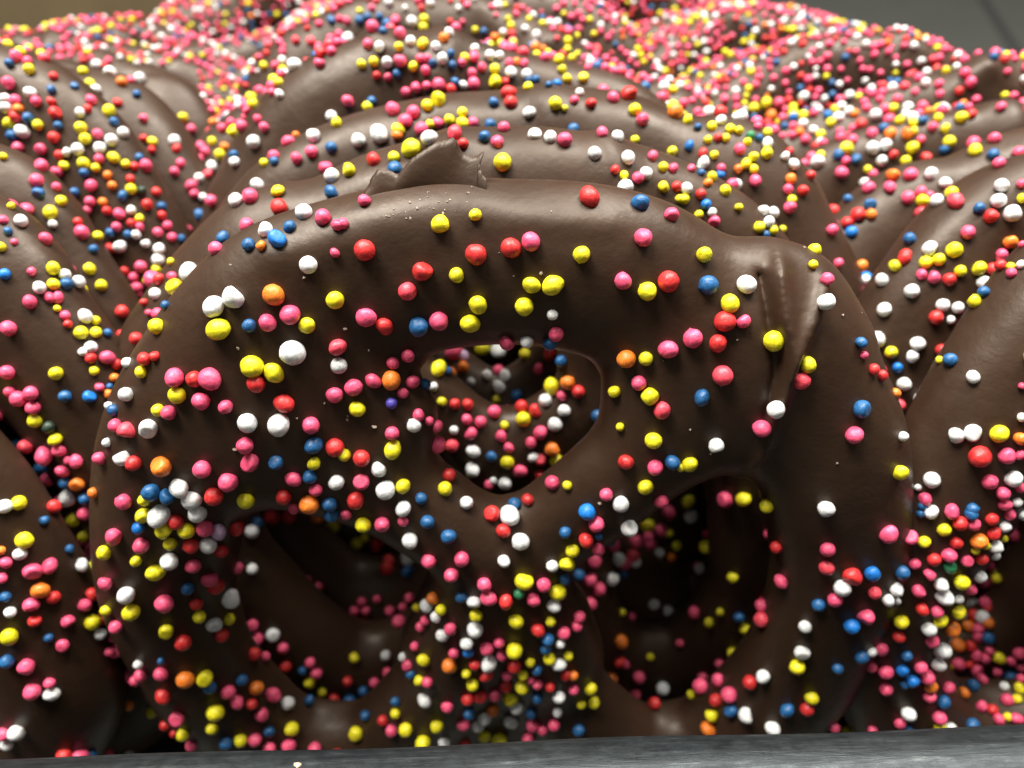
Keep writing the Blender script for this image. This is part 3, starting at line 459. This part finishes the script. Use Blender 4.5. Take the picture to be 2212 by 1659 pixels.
for (ox, oy), txt in TILES.items():
    for e in txt.replace('\n', '').split(';'):
        x, y, dpx, c = e.split(); X = (ox + float(x)*1280/2212)*2212/3840; Y = (oy + float(y)*1280/2212)*2212/3840
        d = ray(X, Y); d /= np.linalg.norm(d); h = cast(CAMP, d)
        if h is None: continue
        loc, nor, ob = h; z = (loc-CAMP) @ FWD; r = float(dpx)/3/2*z/FPX
        r = min(max(r, .038), .125) if z < 9 else min(max(r, .055), .105)
        cs = max(.4, -(nor @ d)); ctr = loc - d*(rng.uniform(.22, .50)*r/cs)
        if ob.name in by_name:
            by_name[ob.name]['spr'].append((ctr, r, c, True)); placed.append((ctr, r))
        elif ob.name.startswith('tray_floor') or ob.name.startswith('floor_plate'): loose.append((ctr, r, c))
# sprinkles of the coated faces that the transcription above does not cover: far rows, backs, gaps
class Hash:
    def __init__(s, c): s.c = c; s.d = {}
    def key(s, p): return tuple(np.floor(p/s.c).astype(int))
    def ok(s, p, r):
        k = s.key(p)
        for i in (-1, 0, 1):
            for j in (-1, 0, 1):
                for l in (-1, 0, 1):
                    for q, rq in s.d.get((k[0]+i, k[1]+j, k[2]+l), ()):
                        if (q-p) @ (q-p) < (.92*(r+rq))**2: return False
        return True
    def add(s, p, r): s.d.setdefault(s.key(p), []).append((p, r))
H = Hash(.24)
for c_, r_ in placed: H.add(c_, r_)
def thr(X):
    pts = [(0, 135), (420, 140), (450, 300), (560, 300), (640, 150), (1180, 150), (1500, 330), (1650, 300), (1900, 250), (2212, 250)]
    return float(np.interp(X, [p[0] for p in pts], [p[1] for p in pts]))
MIX = ['p']*38+['q']*9+['y']*19+['w']*17+['r']*15+['b']*8+['a']*2+['o']*4+['g']
MIXF = ['p']*34+['q']*8+['r']*15+['y']*23+['w']*21+['o']*5+['b']*9
surf = {}
def sampler(me):
    if me.name not in surf:
        n = len(me.polygons); V = np.empty(len(me.vertices)*3, dtype=np.float32); me.vertices.foreach_get('co', V); V = V.reshape(-1, 3)/CM
        Fi = np.empty(n*4, dtype=np.int32); me.loops.foreach_get('vertex_index', Fi); Fi = Fi.reshape(-1, 4)
        e1 = V[Fi[:, 2]]-V[Fi[:, 0]]; e2 = V[Fi[:, 3]]-V[Fi[:, 1]]; c = np.cross(e1, e2); A = np.linalg.norm(c, axis=1); surf[me.name] = (V[Fi].mean(1), c/(A[:, None]+1e-12), np.cumsum(A)/A.sum(), A.sum()/2)
    return surf[me.name]
for p in pretzels:
    C_, N_, cum, area_ = sampler(p['coat'].data)
    ph = rng.uniform(0, 6.28, 6); kf = rng.normal(0, 1.0, (6, 3))
    dens = {'C': 8, 'L': 11.0, 'R': 20.0, 'F': 30}[p['kind']] + max(0, p['a']-7.5)*12      # sprinkles per cm2 tried
    if p['v'] < 0: dens = 4
    n = int(area_*dens*1.3); pick = np.minimum(np.searchsorted(cum, rng.uniform(size=n)), len(cum)-1)
    Ml = p['M']
    W_ = (C_[pick] @ Ml) + p['O']; NW = N_[pick] @ (Ml/p['s'])
    for q in range(n):
        if N_[pick[q]][2] < -.45 and rng.random() < .8: continue            # few on the backs
        loc, nr, lp = W_[q], NW[q], C_[pick[q]]
        patch = sum(math.sin(kf[i] @ lp + ph[i]) for i in range(6))/3.5
        if rng.random() > (.42 if p['a'] < 9 else .42) + (.5 if p['a'] < 9 else .3)*patch + .035*(lp[0]**2): continue            # they gather towards the gaps between the rows
        X, Y, z = to_px(loc); infr = z > 1 and -40 < X < 2252 and -40 < Y < 1700
        r = float(np.clip(rng.normal(.077, .010), .05, .10))*float(np.interp(p['a'], [8, 12.5], [1, .70])); vis = False
        ctr = loc + nr*rng.uniform(.2, .5)*r
        if infr:
            d = ctr + nr*.1 - CAMP; h = cast(CAMP, d); vis = h is None or np.linalg.norm(h[0]-CAMP) > np.linalg.norm(d)-.03
            if not vis and p['a'] > 8.3 and rng.random() < .8: continue
            if vis and Y > thr(X) and rng.random() > .04: continue
        if not H.ok(ctr, r): continue
        H.add(ctr, r); p['spr'].append((ctr, r, (MIXF if p['a'] > 10 else MIX)[rng.integers(150) % len(MIXF if p['a'] > 10 else MIX)], bool(vis)))

# ------------------------------------------------------------------ link the sprinkles under their pretzels
n_ind = 0
def rand_rot(r_):
    q = r_.normal(size=4); q /= np.linalg.norm(q); return q
for p in pretzels:
    Ms = p['M'] / p['s']                                      # rows: unit axes
    def local(c): return (Ms @ (c - p['O'])) / p['s']
    L_ = p['spr']
    def size_px(t):
        z = (t[0]-CAMP) @ FWD
        vis = t[3]
        return (1 if vis else 0, t[1]/max(z, 1))
    L_.sort(key=size_px, reverse=True)
    solo = L_[:100] if p['kind'] != 'far' else L_[:100]
    rest = L_[len(solo):]
    front = p['v'] < 0
    for ctr, r, c, vis in solo:
        sub = 3 if r/((ctr-CAMP) @ FWD)*FPX > 12 else 2
        o = link('sprinkle', bead_mesh(sub, rng.integers(10), c), p['root'])
        o.rotation_mode = 'QUATERNION'; o.rotation_quaternion = rand_rot(rng); o.location = Vector(local(ctr)*CM); o.scale = (r*CM/p['s'],)*3
        n_ind += 1
    if rest:
        VV, FF, MI = [], [], []; off = 0; used = sorted({t[2] for t in rest})
        for ctr, r, c, vis in rest:
            sub = 3 if (vis and r/((ctr-CAMP) @ FWD)*FPX > 14) else 2
            V, F = BEAD[sub][rng.integers(10)]; q = rand_rot(rng)
            Rm = np.array(Matrix.Rotation(0, 3, 'X')) if False else np.array(__import__('mathutils').Quaternion(q).to_matrix())
            VV.append((V @ Rm.T)*r/p['s'] + local(ctr)); FF.append(F+off); off += len(V); MI.append(np.full(len(F), used.index(c)))
        me = mesh_np('sprinkles', np.concatenate(VV)*CM, np.concatenate(FF), [SM[c] for c in used], midx=np.concatenate(MI))
        o = link('sprinkles', me, p['root']); o['kind'] = 'stuff'
print('pretzels', len(pretzels), 'single sprinkles', n_ind, [round(float(min((v.co @ Vector(p['M'][:,2]))*100 for v in list(p['coat'].data.vertices)[::20])+p['O'][2]),2) for p in pretzels], 'all', sum(len(p['spr']) for p in pretzels), 'loose', len(loose))

ORD = ['first', 'second', 'third', 'fourth', 'fifth', 'sixth', 'seventh', 'eighth', 'ninth', 'tenth', 'eleventh']
cnt = {}
for p in pretzels:
    k = p['kind']; i = cnt.get(k, 0); cnt[k] = i+1
    if k == 'C': lab = ('big nearest chocolate pretzel facing front, its three holes showing, torn fin on its crest' if i == 0 else
                        'chocolate pretzel in the middle row, %s behind the big front one, crest showing' % ORD[i-1])
    elif k == 'L': lab = ('lowest, nearest chocolate pretzel of the left row, cut off by the picture edge' if i == 0 else
                          'sprinkled chocolate pretzel in the left row, %s counting from the front' % ORD[i])
    elif k == 'R': lab = ('nearest chocolate pretzel of the right row, thick sprinkles along its left side' if i == 0 else
                          'sprinkled chocolate pretzel in the right row, %s counting from the front' % ORD[i])
    else: lab = FARL[i]
    p['root']['label'] = lab


d = ray(642, 1652); d /= np.linalg.norm(d); h = cast(CAMP, d)
if h:
    V_, F_ = ico(2); r_ = np.random.default_rng(8); V_ = V_*r_.uniform(.7, 1.15, (len(V_), 1))*np.array([1, .8, .9])
    mc, pc = principled('baked_crumb'); pc.inputs['Base Color'].default_value = (.55, .38, .26, 1); pc.inputs['Roughness'].default_value = .8
    o = link('crumb', mesh_np('crumb', V_*.055*CM, F_, [mc], False)); o.location = Vector((h[0]+h[1]*.03))*CM
    o['category'] = 'crumb'; o['label'] = 'tiny beige crumb lying on the front rim of the tray'
